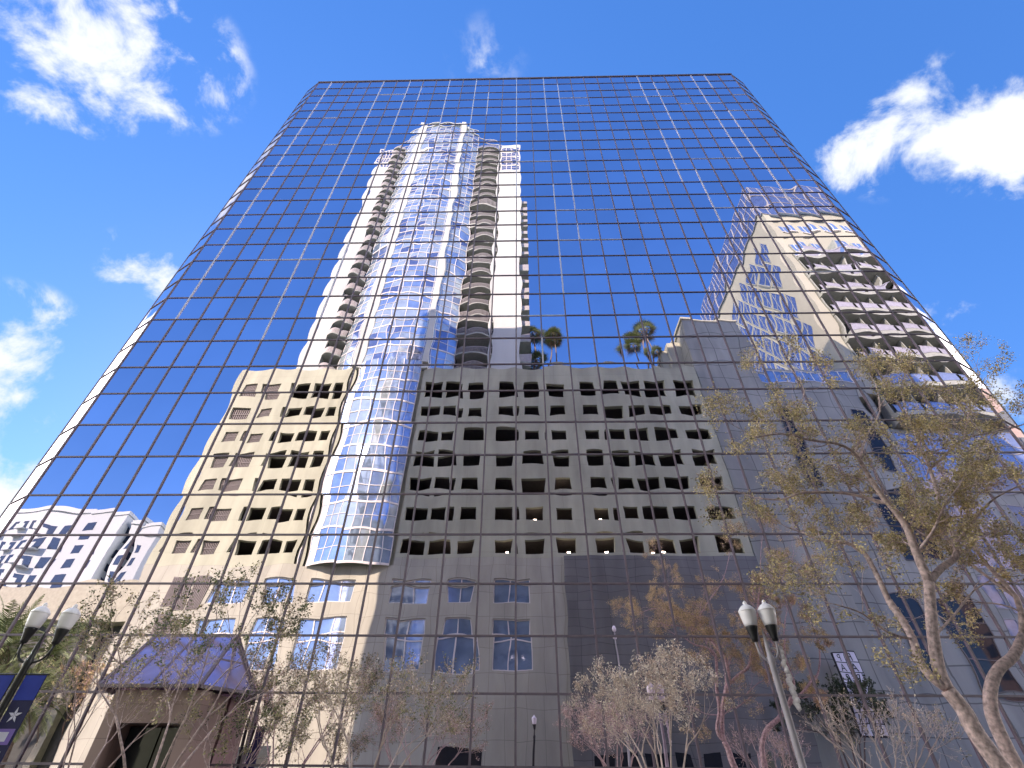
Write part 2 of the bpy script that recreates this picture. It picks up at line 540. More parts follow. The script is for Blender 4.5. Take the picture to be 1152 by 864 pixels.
for xx in (-12.58, -11.5):
    mb = MB(); mb.box(xx, xx + 1.02, -.9, -.84, 0.02, 3.05)
    d = mb.build('door', M['dark_glass'], can)
    mb = MB(); mb.bar((xx + .85, -.97, .9), (xx + .85, -.97, 1.5), .035)
    mb.build('handle', M['glint_and_handle_metal'], d)

# ------------------------------------------------------------------ across the street: parking garage
S = -22.5
gar = thing('parking_garage', (-6, -40, 0), 'pale concrete parking garage with seven rows of dark openings reflected in the glass', 'parking garage')
LV = [(17.6 + 2.95 * k, 17.6 + 2.95 * k + (1.45 if k < 6 else 1.85)) for k in range(7)]
def garage_wall(x0, x1, z0, z1, cols, name):
    xs, hx = intervals(x0, x1, cols)
    zs, hz = intervals(z0, z1, LV)
    mb = MB()
    wall_holes(mb, xs, zs, {(i, k) for i in hx for k in hz}, S, 0.45)
    return mb.build(name, M['concrete'], gar)
RC = [(-10.5, -8.75), (-8.3, -6.5), (-5.75, -3.9), (-2.35, -.4), (.4, 2.35), (3.15, 5.1), (6.75, 8.65), (9.35, 11.2), (11.75, 13.6), (14.2, 16.2), (17.5, 19.6)]
LG = [(-31.6, -29.85), (-29.2, -27.35)]
LC = [(-25.9, -23.9), (-23.3, -21.6), (-21.1, -19.9)]
garage_wall(-10.98, 20.4, 17.2, 39.7, RC, 'wall')
garage_wall(-32.6, -19.4, 16.4, 39.7, LG + LC, 'wall')
# shallow pilasters, roof slab, side walls, floors and dark interior
mb = MB()
mb.box(-32.6, -32.3, -60, S - .001, 0, 39.7); mb.box(20.1, 20.4, -60, S - .001, 0, 39.7)
mb.box(-32.3, 20.1, -60, -59.7, 0, 39.7)
mb.box(-19.398, -10.982, S - .6, S - .3, 16.4, 39.7)
mb.build('side_wall', M['concrete'], gar)
mb = MB(); mb.box(-32.29, 20.09, -59.69, S - .46, 38.6, 38.9)
mb.build('roof_deck', M['deck'], gar)
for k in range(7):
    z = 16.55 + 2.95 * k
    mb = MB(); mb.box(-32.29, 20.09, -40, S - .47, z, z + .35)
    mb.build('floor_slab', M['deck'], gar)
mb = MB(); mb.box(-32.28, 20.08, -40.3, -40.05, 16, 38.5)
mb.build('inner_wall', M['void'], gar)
for x in range(-31, 20, 8):
    mb = MB(); mb.box(x, x + .6, -28.6, -28, 16.9, 38.5)
    mb.build('column', M['deck'], gar)
# guard bars behind the openings
for (a, b) in LG:
    for (c, d) in LV:
        mb = MB()
        nb = 9
        for i in range(nb):
            x = a + (b - a) * (i + .5) / nb
            mb.box(x - .055, x + .055, S - .3, S - .22, c, d)
        mb.box(a, b, S - .21, S - .17, c + (d - c) * .5 - .04, c + (d - c) * .5 + .04)
        mb.build('louvre_grille', M['grille'], gar)
for (x, k) in ((-.9, 0), (4.4, 0), (8.0, 0), (1.5, 1), (7.6, 1), (-6.3, 0), (12.5, 0), (3.9, 2)):
    mb = MB(); mb.box(x - .17, x + .17, S - 1.3, S - 1.1, LV[k][0] + .42, LV[k][0] + .56)
    mb.build('ceiling_lamp', M['lamp_glow'], gar)
# limestone base with windows
UP_Z, LO_Z = (13.45, 15.15), (8.4, 12.1)
BC = [(-26.1, -23.05), (-22.0, -19.3), (-18.0, -13.9), (-10.9, -7.6), (-6.35, -3.6), (-2.25, .82)]
xs, hx = intervals(-32.6, 3.7, BC)
zs, hz = intervals(0.0, 16.4, [LO_Z, UP_Z])
mb = MB(); wall_holes(mb, xs, zs, {(i, k) for i in hx for k in hz}, S + .06, .35)
mb.face([(3.7, S + .06, 16.4), (-32.6, S + .06, 16.4), (-32.6, S - .001, 16.4), (3.7, S - .001, 16.4)])
mb.box(-10.98, 20.1, S - .3, S - .003, 16.4, 17.198)
mb.build('base_wall', M['stone'], gar)
for (a, b) in BC:
    for (c, d) in (LO_Z, UP_Z):
        mb = MB(); mb.face([(b, S - .2, c), (a, S - .2, c), (a, S - .2, d), (b, S - .2, d)])
        w = mb.build('window', M['win_blue'], gar)
        mb = MB()
        n = 2 if b - a < 3.5 else 3
        for i in range(n + 1):
            x = a + (b - a) * i / n
            x = min(max(x, a + .05), b - .05)
            mb.box(x - .05, x + .05, S - .199, S - .12, c, d)
        zz = [c + .05, d - .05] + ([10.75] if c < 10 else [])
        for z in zz:
            mb.box(a + .1, b - .1, S - .199, S - .13, z - .05, z + .05)
        mb.build('window_frame', M['white_paint'], w)
for (a, b, c, d) in ((-29.9, -28.3, 13.1, 15.2), (-28.1, -26.5, 13.1, 15.2), (-29.7, -28.4, 10.1, 12.2)):
    mb = MB()
    for i in range(9):
        x = a + (b - a) * (i + .5) / 9
        mb.box(x - .06, x + .06, S + .062, S + .16, c, d)
    mb.box(a, b, S + .064, S + .13, d, d + .1); mb.box(a, b, S + .064, S + .13, c - .1, c)
    mb.build('wall_grille', M['grille'], gar)
# dark granite block on the right of the base
mb = MB(); mb.box(3.702, 20.4, S - .1, S + .42, 0, 17.2)
mb.build('dark_base', M['stone_dark'], gar)
for (x, w) in ((-30, 4.2), (-21, 3.4), (-6, 3.2)):
    mb = MB(); mb.box(x, x + w, S + .062, S + .09, 0.05, 3.6)
    mb.build('entrance_door', M['dark_glass'], gar)
for k in range(8):
    mb = MB(); x = 5 + k * 1.85
    mb.box(x, x + 1.3, S + .422, S + .44, .6, 3.4)
    mb.build('shop_window', M['dark_glass'], gar)

# elevator core on the right of the garage
core = thing('stair_core_building', (24, -27, 0), 'grey stone stair core rising above the right end of the parking garage', 'building')
mb = MB(); mb.box(20.95, 28.2, -31, -23.4, 0, 48.2)
mb.box(20.42, 20.948, -31, -23.5, 0, 40.2)
mb.build('wall', M['core_stone'], core)
mb = MB(); mb.box(18.6, 20.94, -31, -27, 38.9, 46.2)
mb.box(19.7, 20.93, -30, -26.2, 38.9, 47.2)
mb.build('penthouse', M['hotel_wall'], core)
mb = MB(); mb.box(20.8, 28.35, -31.1, -23.3, 48.202, 48.5)
mb.build('coping', M['hotel_wall'], core)

# ------------------------------------------------------------------ residential tower above the garage
res = thing('apartment_skyscraper', (-13.5, -37, 0), 'white apartment skyscraper with curved blue glass bay and balcony stacks, reflected in the glass', 'skyscraper')
FL = 3.1
Z0 = 40.0
NF = 20
ZT = Z0 + FL * NF
mb = MB()
mb.box(-27.2, -24.7, -50, -24.0, 38.9, ZT - 9)
mb.build('flank_wall', M['white_wall'], res)
mb = MB(); mb.box(-3.7, 0.2, -50, -24.0, 38.9, ZT - 12)
mb.build('flank_wall', M['white_wall'], res)
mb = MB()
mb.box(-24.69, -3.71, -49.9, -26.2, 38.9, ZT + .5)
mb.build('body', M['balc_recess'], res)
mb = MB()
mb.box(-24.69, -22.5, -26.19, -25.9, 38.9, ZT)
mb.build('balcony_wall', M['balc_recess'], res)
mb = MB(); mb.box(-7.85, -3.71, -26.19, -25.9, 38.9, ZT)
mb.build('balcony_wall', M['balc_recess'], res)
# windowed crowns of the flanks
def framed_window(a, b, c, d, y, parent, nx, nz, glass, frame, fw=.09):
    mb = MB(); mb.face([(b, y, c), (a, y, c), (a, y, d), (b, y, d)])
    w = mb.build('window', glass, parent)
    mb = MB()
    for i in range(nx + 1):
        x = a + (b - a) * i / nx
        mb.box(x - fw / 2, x + fw / 2, y + .002, y + .08, c, d)
    for j in range(nz + 1):
        z = c + (d - c) * j / nz
        mb.box(a, b, y + .004, y + .06, z - fw / 2, z + fw / 2)
    mb.build('window_frame', frame, w)
    return w
for (a, b, zb) in ((-3.7, .2, ZT - 12), (-27.2, -24.7, ZT - 9)):
    mb = MB(); mb.box(a + .02, b - .02, -40, -24.25, zb, ZT - (.5 if a > -10 else 2.6))
    mb.build('crown_wall', M['white_wall'], res)
    z = zb + .4
    while z < ZT - 3.2:
        framed_window(a + .25, b - .25, z, z + 2.3, -24.24, res, 3, 2, M['bay_deep'], M['white_paint'], .14)
        z += FL
# balconies
for k in range(NF):
    z = Z0 + k * FL
    for (a, b) in ((-24.68, -22.52), (-7.83, -3.72)):
        mb = MB()
        n = 8
        pf = [(a + (b - a) * i / n, -24.0 + .75 * math.sin(math.pi * (i / n * .9 + .05))) for i in range(n + 1)]
        ring = pf[::-1] + [(a, -25.9), (b, -25.9)]
        ring = [(a, -25.895), (b, -25.895)] + pf[::-1]
        mb.prism(ring, z - .25, z, 0)
        for i in range(n):
            p, q = pf[i], pf[i + 1]
            mb.bar((p[0], p[1] - .05, z + 1.05), (q[0], q[1] - .05, z + 1.05), .07, mi=1)
            for t in (0, .34, .67):
                x, y = p[0] + (q[0] - p[0]) * t, p[1] + (q[1] - p[1]) * t - .05
                mb.box(x - .03, x + .03, y - .03, y + .03, z, z + 1.04, 1)
        mb.build('balcony', [M['balc_slab'], M['rail']], res)
for k in range(1, 14):
    z = Z0 + k * FL
    mb = MB()
    mb.box(.202, 1.5, -31, -25, z - .22, z)
    mb.box(1.42, 1.5, -31, -25, z, z + 1.0, 1); mb.box(.202, 1.41, -25.08, -25.0, z, z + 1.0, 1)
    mb.build('side_balcony', [M['balc_slab'], M['rail']], res)
# curved glass bay, one curtain wall strip per floor
def arc(xc, half, sag, yb, n):
    r = (half * half + sag * sag) / (2 * sag)
    a = math.asin(half / r)
    return [(xc + r * math.sin(-a + 2 * a * i / n), yb - (r - sag) + r * math.cos(-a + 2 * a * i / n)) for i in range(n + 1)]
brn = random.Random(3)
def bay_floor(pts, z0, z1, parent, pal, sub=2):
    mb = MB()
    for i in range(len(pts) - 1):
        p, q = pts[i], pts[i + 1]
        zs = [z0 + (z1 - z0) * j / sub for j in range(sub + 1)]
        for j in range(sub):
            t = brn.uniform(-.018, .018)
            mb.face([(q[0], q[1] + t, zs[j]), (p[0], p[1], zs[j]), (p[0], p[1] + t, zs[j + 1]), (q[0], q[1], zs[j + 1])], brn.choices((0, 1, 2), pal)[0])
    w = mb.build('bay_window', [M['bay_blue'], M['bay_teal'], M['bay_deep']], parent)
    mb = MB()
    for i, p in enumerate(pts):
        mb.bar((p[0], p[1] + .02, z0), (p[0], p[1] + .02, z1), .07)
    for i in range(len(pts) - 1):
        p, q = pts[i], pts[i + 1]
        mb.bar((p[0], p[1] + .03, z0), (q[0], q[1] + .03, z0), .08, .22)
        mb.bar((p[0], p[1] + .025, (z0 + z1) / 2), (q[0], q[1] + .025, (z0 + z1) / 2), .05, .06)
    mb.build('bay_frame', M['white_paint'], w)
    return w
UPARC = arc(-15.2, 7.25, 2.4, -24.2, 11)
LOWARC = arc(-15.2, 3.75, 1.0, -22.3, 8)
for k in range(NF + 1):
    bay_floor(UPARC, Z0 + k * FL, Z0 + (k + 1) * FL, res, (3, 6, 2))
for k in range(8):
    bay_floor(LOWARC, 16.4 + k * 2.95, 16.4 + (k + 1) * 2.95, res, (8, 2, 0), 1)
for x in (-19.15, -11.05):
    mb = MB(); mb.box(x - .45, x + .45, -24, -22.15, 39.8, ZT + 4.6)
    mb.build('pillar', M['white_wall'], res)
mb = MB()
mb.prism([(-22.45, -25.5), (-7.95, -25.5)] + [(x, y + .25) for x, y in UPARC][::-1], ZT + FL + .01, ZT + FL + .5)
mb.build('cornice', M['white_wall'], res)
mb = MB()
for x in (-18.5, -17, -15.2, -13.4, -11.8):
    mb.bar((x, -23.2, ZT + 3.6), (x, -23.2, ZT + 4.9), .14)
mb.bar((-19, -23.2, ZT + 4.9), (-11.2, -23.2, ZT + 4.9), .16)
mb.bar((-24.5, -25, ZT + 1.4), (-19.6, -24, ZT + 3.2), .18); mb.bar((-10.6, -24, ZT + 3.2), (-3.8, -25, ZT + 1.2), .18)
mb.build('crown_rail', M['white_paint'], res)

# ------------------------------------------------------------------ hotel tower with lattice side
hot = thing('lattice_hotel_tower', (50, -37, 0), 'beige tower with diamond lattice side wall and balconied front at right edge of glass', 'tower')
HX, HY, HB = 39.5, -24.0, -52.0
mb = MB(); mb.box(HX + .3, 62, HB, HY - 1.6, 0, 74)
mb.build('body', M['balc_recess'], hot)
mb = MB(); mb.box(HX, HX + 1.5, HY - 1.59, HY, 36.6, 74)
mb.box(HX + 1.51, 62, HY - 1.59, HY - .6, 62.5, 74)
mb.build('front_wall', M['hotel_wall'], hot)
for z in (64.2, 69.2):
    for i in range(6):
        a = HX + 2.4 + i * 3.2
        mb = MB(); mb.box(a, a + 1.9, HY - .7, HY - .55, z, z + 2.6)
        w = mb.build('window', M['bay_blue'], hot)
        mb = MB(); mb.box(a + .9, a + 1.0, HY - .55, HY - .5, z, z + 2.6); mb.box(a - .2, a + 2.1, HY - .6, HY - .3, z - .25, z - .02)
        mb.build('window_frame', M['white_paint'], w)
for k in range(8):
    z = 33.2 + 4.15 * k - (0 if k else 0)
    mb = MB()
    mb.box(HX + 1.7, 62, HY - 1.58, HY + .9, z - .55, z, 0)
    for i in range(7):
        x = HX + 1.75 + i * 3.1
        mb.box(x, x + .18, HY - 1.57, HY + .2, z, z + 3.55, 0)
        mb.box(x + .3, x + 2.9, HY + .76, HY + .8, z + .15, z + 1.15, 1)
        mb.bar((x + .2, HY + .78, z + 1.2), (x + 3.1, HY + .78, z + 1.2), .08, mi=1)
    mb.build('balcony', [M['balc_slab'], M['lav_glass'] if k < 2 else M['balc_glass']], hot)
# side wall with diamond windows
mb = MB(); mb.box(HX + .002, HX + .28, HB, HY - 1.6, 36.6, 74)
mb.build('side_wall', M['hotel_wall'], hot)
for j in range(12):
    for k in range(6):
        yc = HB + 1.7 + j * 2.05
        zc = 40.2 + k * 6.3 + (3.15 if j % 2 else 0)
        if zc + 2.6 > 74: continue
        hy, hz = 1.75, 2.8
        D = [(yc - hy, zc), (yc, zc - hz), (yc + hy, zc), (yc, zc + hz)]
        mb = MB(); mb.face([(HX - .02, y, z) for y, z in D][::-1])
        wn = mb.build('diamond_window', M['bay_deep'], hot)
        mb = MB()
        for i in range(4):
            p, q = D[i], D[(i + 1) % 4]
            mb.bar((HX - .03, p[0], p[1]), (HX - .03, q[0], q[1]), .09, .08)
        mb.bar((HX - .03, yc - hy * .5, zc - hz * .5), (HX - .03, yc + hy * .5, zc + hz * .5), .07)
        mb.bar((HX - .03, yc, zc - hz), (HX - .03, yc, zc + hz), .06)
        mb.build('window_frame', M['balc_slab'], wn)
mb = MB(); mb.box(HX - .2, 62.1, HB - .1, HY + .15, 74.002, 81.8)
cg = mb.build('crown_glass', M['bay_deep'], hot)
mb = MB()
for j in range(15):
    y = HB + j * (HY - HB) / 14
    mb.box(HX - .28, HX - .202, y - .06, y + .06, 74, 82)
for i in range(12):
    x = HX + i * 2.05
    mb.box(x - .06, x + .06, HY + .152, HY + .23, 74, 82)
for z in (74.1, 76.6, 79.2, 81.9):
    mb.box(HX - .27, 62.2, HY + .153, HY + .22, z - .06, z + .06); mb.box(HX - .27, HX - .203, HB, HY + .15, z - .06, z + .06)
mb.build('crown_frame', M['rail'], cg)
# glazed podium of the hotel
mb = MB(); mb.box(HX + .01, 62, HY - 1.58, HY - .8, 0, 32.3)
mb.build('podium_wall', M['annex'], hot)
for (a, b, c, d, nx, nz) in ((40.0, 54, 24.6, 31.6, 7, 3), (40.6, 46, 16.8, 23.4, 3, 3), (47, 56, 14.5, 23.2, 4, 3), (39.9, 41.6, 13.6, 16.0, 1, 1), (42.0, 43.6, 13.2, 15.8, 1, 1), (39.9, 41.5, 9.6, 12.6, 1, 1)):
    framed_window(a, b, c, d, HY - .79, hot, nx, nz, M['lav_glass'], M['rail'], .1)

# grey annex between core and hotel
ann = thing('grey_annex_building', (34, -30, 0), 'grey panelled annex with a blue window band below the diamond lattice tower', 'building')
mb = MB(); mb.box(28.21, 39.48, -40, -24, 0, 40.4)
mb.build('wall', M['annex'], ann)
framed_window(28.4, 39.3, 38.0, 39.9, -23.99, ann, 7, 1, M['win_blue'], M['white_paint'], .1)
for (a, b, c, d) in ((29.0, 29.75, 24.6, 34.3), (36.6, 38.6, 26.5, 34), (34.5, 38.2, 17.5, 24), (31.5, 33.2, 8.2, 14.8), (35.0, 38.4, 7.2, 14.5)):
    framed_window(a, b, c, d, -23.985, ann, 1, 3, M['dark_glass'], M['grille'], .08)

# ------------------------------------------------------------------ parking sign on the annex side
sgn = thing('parking_blade_sign', (24.4, -21.6, 4.4), 'tall white vertical sign with black letters reading PARKING, seen reversed in glass', 'sign')
mb = MB(); mb.box(23.72, 25.02, -21.9, -21.6, 4.35, 9.9)
mb.build('board', M['sign_black'], sgn)
for i, ch in enumerate('PARKING'):
    z1 = 9.8 - i * .77
    mb = MB(); mb.box(23.8, 24.94, -21.598, -21.57, z1 - .70, z1)
    pn = mb.build('letter_panel', M['sign_white'], sgn)
    cu = bpy.data.curves.new('letter', 'FONT')
    cu.body = ch; cu.size = .84; cu.align_x = 'CENTER'; cu.extrude = .008
    tmp = bpy.data.objects.new('tmp', cu)
    COL.objects.link(tmp)
    bpy.context.view_layer.update()
    me = bpy.data.meshes.new_from_object(tmp.evaluated_get(bpy.context.evaluated_depsgraph_get()))
    bpy.data.objects.remove(tmp)
    lo = bpy.data.objects.new('letter', me)
    me.materials.clear(); me.materials.append(M['sign_black'])
    COL.objects.link(lo); lo.parent = pn
    lo.rotation_euler = (R(90), 0, R(180))
    lo.location = Vector((24.37, -21.56, z1 - .65)) - origin_of(sgn)
mb = MB()
for z in (5.2, 9.0):
    mb.bar((24.4, -21.91, z), (24.4, -23.38, z), .1)
mb.build('bracket', M['iron'], sgn)

# ------------------------------------------------------------------ far left: white apartments and the low beige building
def apartment(x0, x1, y, depth, h, label, cols, rows):
    t = thing('apartment_block', ((x0 + x1) / 2, y - depth / 2, 0), label, 'apartment block', 'white apartment blocks beyond the low beige building')
    mb = MB(); mb.box(x0, x1, y - depth, y, 0, h)
    mb.build('wall', M['apt_white'], t)
    mb = MB(); mb.box(x0 - .3, x1 + .3, y - depth - .3, y + .3, h + .002, h + .9)
    mb.build('parapet', M['apt_white'], t)
    n = 0
    for k in range(rows):
        z = h - 4.2 - k * 3.2
        if z < 15: break
        for i in range(cols):
            if n > 95: break
            w = (x1 - x0 - 2.5) / cols
            a = x0 + .4 + i * w
            mb = MB()
            wd = w * (.62 if i % 2 else .5)
            mb.box(a + .3, a + .3 + wd, y + .002, y + .05, z, z + 1.9, 1)
            if i % 2:
                mb.box(a, a + wd + .6, y + .05, y + 1.3, z - .3, z - .1, 0); mb.box(a, a + wd + .6, y + 1.2, y + 1.3, z - .1, z + .8, 0)
            mb.build('window', [M['apt_white'], M['win_dark']], t); n += 1
        for j in range(3):
            if n > 95: break
            yy = y - 3 - j * (depth - 4) / 3
            mb = MB(); mb.box(x1 + .002, x1 + .05, yy - 2, yy, z, z + 1.7)
            mb.build('window', M['win_dark'], t); n += 1
apartment(-118, -86.5, -70, 14, 43.6, 'widest white apartment block at the far left, with balconies and many small windows', 11, 8)
apartment(-85.5, -78.0, -68.5, 18, 42.6, 'narrow white apartment block between the widest and the smallest blocks', 1, 8)
apartment(-76.5, -71.5, -71, 16, 40.6, 'smallest white apartment block, nearest the parking garage', 1, 8)

low = thing('low_beige_building', (-46, -38, 0), 'low beige building with deep fascia and terracotta roof behind the palms', 'building')
mb = MB(); mb.box(-62, -36.5, -44, -28, 13.4, 16.6)
mb.build('fascia', M['low_beige'], low)
mb = MB(); mb.box(-61, -37, -43, -29.5, 0, 13.398)
mb.build('wall', M['balc_recess'], low)
for x in range(-60, -36, 4):
    mb = MB(); mb.box(x, x + .7, -29.49, -28.6, 0, 13.396)
    mb.build('column', M['low_beige'], low)
mb = MB()
mb.face([(-62, -29, 16.6), (-62, -44, 16.6), (-60, -36, 19)]); mb.face([(-48, -29, 16.61), (-62, -29, 16.61), (-60, -36, 19), (-50, -36, 19)]); mb.face([(-48, -44, 16.6), (-48, -29, 16.6), (-50, -36, 19)])
mb.face([(-62, -44, 16.6), (-48, -44, 16.6), (-50, -36, 19), (-60, -36, 19)])
mb.build('roof', M['terracotta'], low)

pk = thing('pink_office_block', (88, 15, 0), 'pink office block beyond the right corner, mirrored in the narrow corner facet', 'office block')
mb = MB(); mb.box(76, 106, 6, 24, 0, 46)
mb.build('wall', M['pink_stucco'], pk)
for k in range(9):
    for j in range(4):
        y = 6.5 + j * 4.4
        mb = MB(); mb.box(75.93, 75.998, y, y + 2.6, 6 + k * 4.2, 8.2 + k * 4.2)
        mb.build('window', M['win_dark'], pk)

# ------------------------------------------------------------------ street lamps
def lamp(x, y, top, label, heads, mats, group, spread=.25, ang=0.0):
    post, fit = mats
    t = thing('street_lamp', (x, y, 0), label, 'street lamp', group)
    hb = top - .98
    mb = MB()
    mb.lathe([(.26, 0), (.26, .12), (.2, .2), (.19, .55), (.13, .7), (.1, .8), (.085, 1.0), (.075, hb - .5), (.09, hb - .45), (.09, hb - .35), (.06, hb - .3), (.05, hb - .05), (.03, hb + .1), (.012, hb + .3)], (x, y, 0), 16)
    mb.build('pole', post, t, smooth=True)
    dirs = [(-1, 0), (1, 0)] if heads == 2 else [(0, 0)]
    for s, _ in dirs:
        hx, hy = x + s * spread * math.cos(ang), y + s * spread * math.sin(ang)
        if heads == 2:
            mb = MB()
            pts = []
            for i in range(9):
                q = i / 8
                pts.append((x + (hx - x) * (1 - (1 - q) ** 2), y + (hy - y) * (1 - (1 - q) ** 2), hb - .42 + .42 * q * q))
            mb.tube(pts, .028, 8)
            mb.tube([(hx, hy, hb - .02), (hx, hy, hb - .12), (hx, hy, hb - .42)], [.03, .02, .004], 8)
            mb.build('arm', post, t, smooth=True)
        mb = MB(); mb.lathe([(.04, 0), (.075, .02), (.085, .08), (.11, .2), (.145, .33), (.15, .36)], (hx, hy, hb), 16)
        mb.build('fitter', fit, t, smooth=True)
        mb = MB(); mb.lathe([(.148, .362), (.165, .42), (.19, .56), (.205, .66), (.21, .69), (.205, .71)], (hx, hy, hb), 20)
        g = mb.build('globe', M['globe'], t, smooth=True)
        mb = MB(); mb.lathe([(.218, .705), (.215, .735), (.17, .80), (.12, .85), (.07, .88), (.05, .895), (.055, .92), (.045, .95), (.01, .985)], (hx, hy, hb), 20)
        mb.build('globe_cap', M['globe'], g, smooth=True)
    return t
LR = at(852, 690, -6.5)
lr = lamp(LR.x, -6.5, 5.43, 'twin headed street lamp with a white garland strip beside its pale post', 2, (M['lav_iron'], M['iron']), 'twin street lamps', .235, R(-12))
gx = LR.x + .30
mb = MB()
grn = random.Random(2)
for i in range(26):
    q = i / 25
    c = Vector((gx + .03 * grn.uniform(-1, 1), -6.5 + .03 * grn.uniform(-1, 1), 4.32 - 1.25 * q))
    r = .055 + .02 * grn.random()
    mb.lathe([(.01, -r), (r * .8, -r * .6), (r, 0), (r * .75, r * .6), (.01, r)], c, 7)
mb.bar((gx, -6.5, 4.38), (gx, -6.5, 3.0), .03)
mb.bar((LR.x, -6.5, 4.3), (gx + .03, -6.5, 4.3), .03)
gl = mb.build('garland', M['garland'])
gl2 = tag(gl, 'lumpy white garland strip hanging beside the right street lamp post', 'garland')

LL = at(62, 692, -6.5)
ll = lamp(LL.x, -6.5, 5.33, 'twin headed black street lamp carrying two blue banners', 2, (M['iron'], M['iron']), 'twin street lamps', .37, R(10))
for s in (-1, 1):
    x0, x1 = sorted((LL.x + s * .14, LL.x + s * .66))
    bn = tag(None or bpy.data.objects.new('street_banner', None), 'blue and navy banner on the %s side of the black lamp post' % ('left' if s < 0 else 'right'), 'banner', 'lamp post banners')
    COL.objects.link(bn); bn.location = (LL.x + s * .4, -6.5, 2.0)
    zt = 3.66
    mb = MB(); mb.box(x0, x1, -6.51, -6.49, 1.9, zt, 0)
    cl = mb.build('banner_cloth', M['banner_navy'], bn)
    mb = MB(); mb.box(x0 + .005, x1 - .005, -6.517, -6.512, zt - .52, zt - .005)
    mb.build('blue_field', M['banner_blue'], cl)
    mb = MB()
    xm = (x0 + x1) / 2
    for a in range(5):
        an = math.pi / 2 + a * 2 * math.pi / 5
        c, sn_ = math.cos(an), math.sin(an)
        mb.face([(xm, -6.518, zt - .82), (xm + .07 * math.cos(an - .5), -6.518, zt - .82 + .07 * math.sin(an - .5)), (xm + .17 * c, -6.518, zt - .82 + .17 * sn_), (xm + .07 * math.cos(an + .5), -6.518, zt - .82 + .07 * math.sin(an + .5))])
    mb.build('emblem', M['banner_pale'], cl)
    mb = MB(); mb.box(x0 + .06, x1 - .05, -6.517, -6.512, zt - 1.38, zt - 1.08)
    mb.build('violet_patch', M['banner_violet'], cl)
    mb = MB(); mb.box(x0 + .12, x1 - .16, -6.523, -6.518, zt - 1.32, zt - 1.14); mb.box(x0 + .08, x1 - .12, -6.517, -6.512, zt - 1.66, zt - 1.5)
    mb.build('pale_patch', M['banner_pale'], cl)
    mb = MB()
    for z in (zt + .02, 1.88):
        mb.tube([(LL.x, -6.5, z), (LL.x + s * .7, -6.5, z)], .018, 8)
    mb.build('banner_rod', M['iron'], bn)

lamp(.97, -21.25, 5.65, 'single globe street lamp across the street, a small white reflection at bottom centre', 1, (M['iron'], M['iron']), 'lamps across the street')
t = thing('street_light_pole', (7.3, -21.2, 0), 'slim tall grey street light pole reflected above the pale crape myrtle', 'street light')
mb = MB(); mb.lathe([(.14, 0), (.12, .6), (.06, 10.2), (.05, 10.6)], (7.3, -21.2, 0), 10)
mb.build('pole', M['rail'], t, smooth=True)
mb = MB(); mb.lathe([(.05, 10.6), (.16, 10.68), (.19, 10.85), (.12, 11.05), (.02, 11.1)], (7.3, -21.2, 0), 12)
mb.build('lamp_head', M['globe'], t, smooth=True)

# ------------------------------------------------------------------ trees
def rv(rg, s=1.0):
    return Vector((rg.gauss(0, s), rg.gauss(0, s), rg.gauss(0, s)))

def leaf(mb, p, s, rg, mi):
    a = rv(rg).normalized()
    b = a.orthogonal().normalized()
    if rg.random() < .5:
        b = a.cross(b)
    l, w = s * rg.uniform(.7, 1.3), s * rg.uniform(.4, .75)
    mb.face([p - a * l / 2, p + b * w / 2, p + a * l / 2, p - b * w / 2], mi)

def limb(mb, pts, r0, r1, k=8, sub=3):
    """smooth tapered limb through points; returns the samples (point, radius)"""
    P = [Vector(p) for p in pts]
    out = []
    n = len(P)
    for i in range(n - 1):
        p0, p1, p2, p3 = P[max(i - 1, 0)], P[i], P[i + 1], P[min(i + 2, n - 1)]
        for j in range(sub):
            t = j / sub
            out.append(0.5 * ((2 * p1) + (p2 - p0) * t + (2 * p0 - 5 * p1 + 4 * p2 - p3) * t * t + (3 * p1 - p0 - 3 * p2 + p3) * t ** 3))
    out.append(P[-1])
    m_ = len(out)
    rad = [r0 + (r1 - r0) * i / (m_ - 1) for i in range(m_)]
    mb.tube(out, rad, k)
    return list(zip(out, rad))

def grow(mb, p, d, L, r, lvl, tips, rg, jit=.22, up=.12, kids=(2, 3), ratio=.68, minr=.0035, droop=0.0):
    n = 4
    pts = [p]
    q = p.copy(); dd = d.normalized()
    for i in range(n):
        dd = (dd + rv(rg, jit) + Vector((0, 0, up - droop))).normalized()
        q = q + dd * (L / n)
        pts.append(q.copy())
    r1 = max(r * .55, minr)
    mb.tube(pts, [r + (r1 - r) * i / n for i in range(n + 1)], 6 if r > .03 else (4 if r > .01 else 3), 0, cap=False)
    if lvl <= 0:
        tips.extend(pts[2:])
        return
    for _ in range(rg.randint(*kids)):
        i = rg.randint(2, n)
        nd = (dd + rv(rg, .55)).normalized()
        grow(mb, pts[i], nd, L * ratio * rg.uniform(.8, 1.2), max(r1 * .8, minr), lvl - 1, tips, rg, jit, up, kids, ratio, minr, droop)
    grow(mb, pts[-1], dd, L * ratio, max(r1 * .9, minr), lvl - 1, tips, rg, jit, up, kids, ratio, minr, droop)

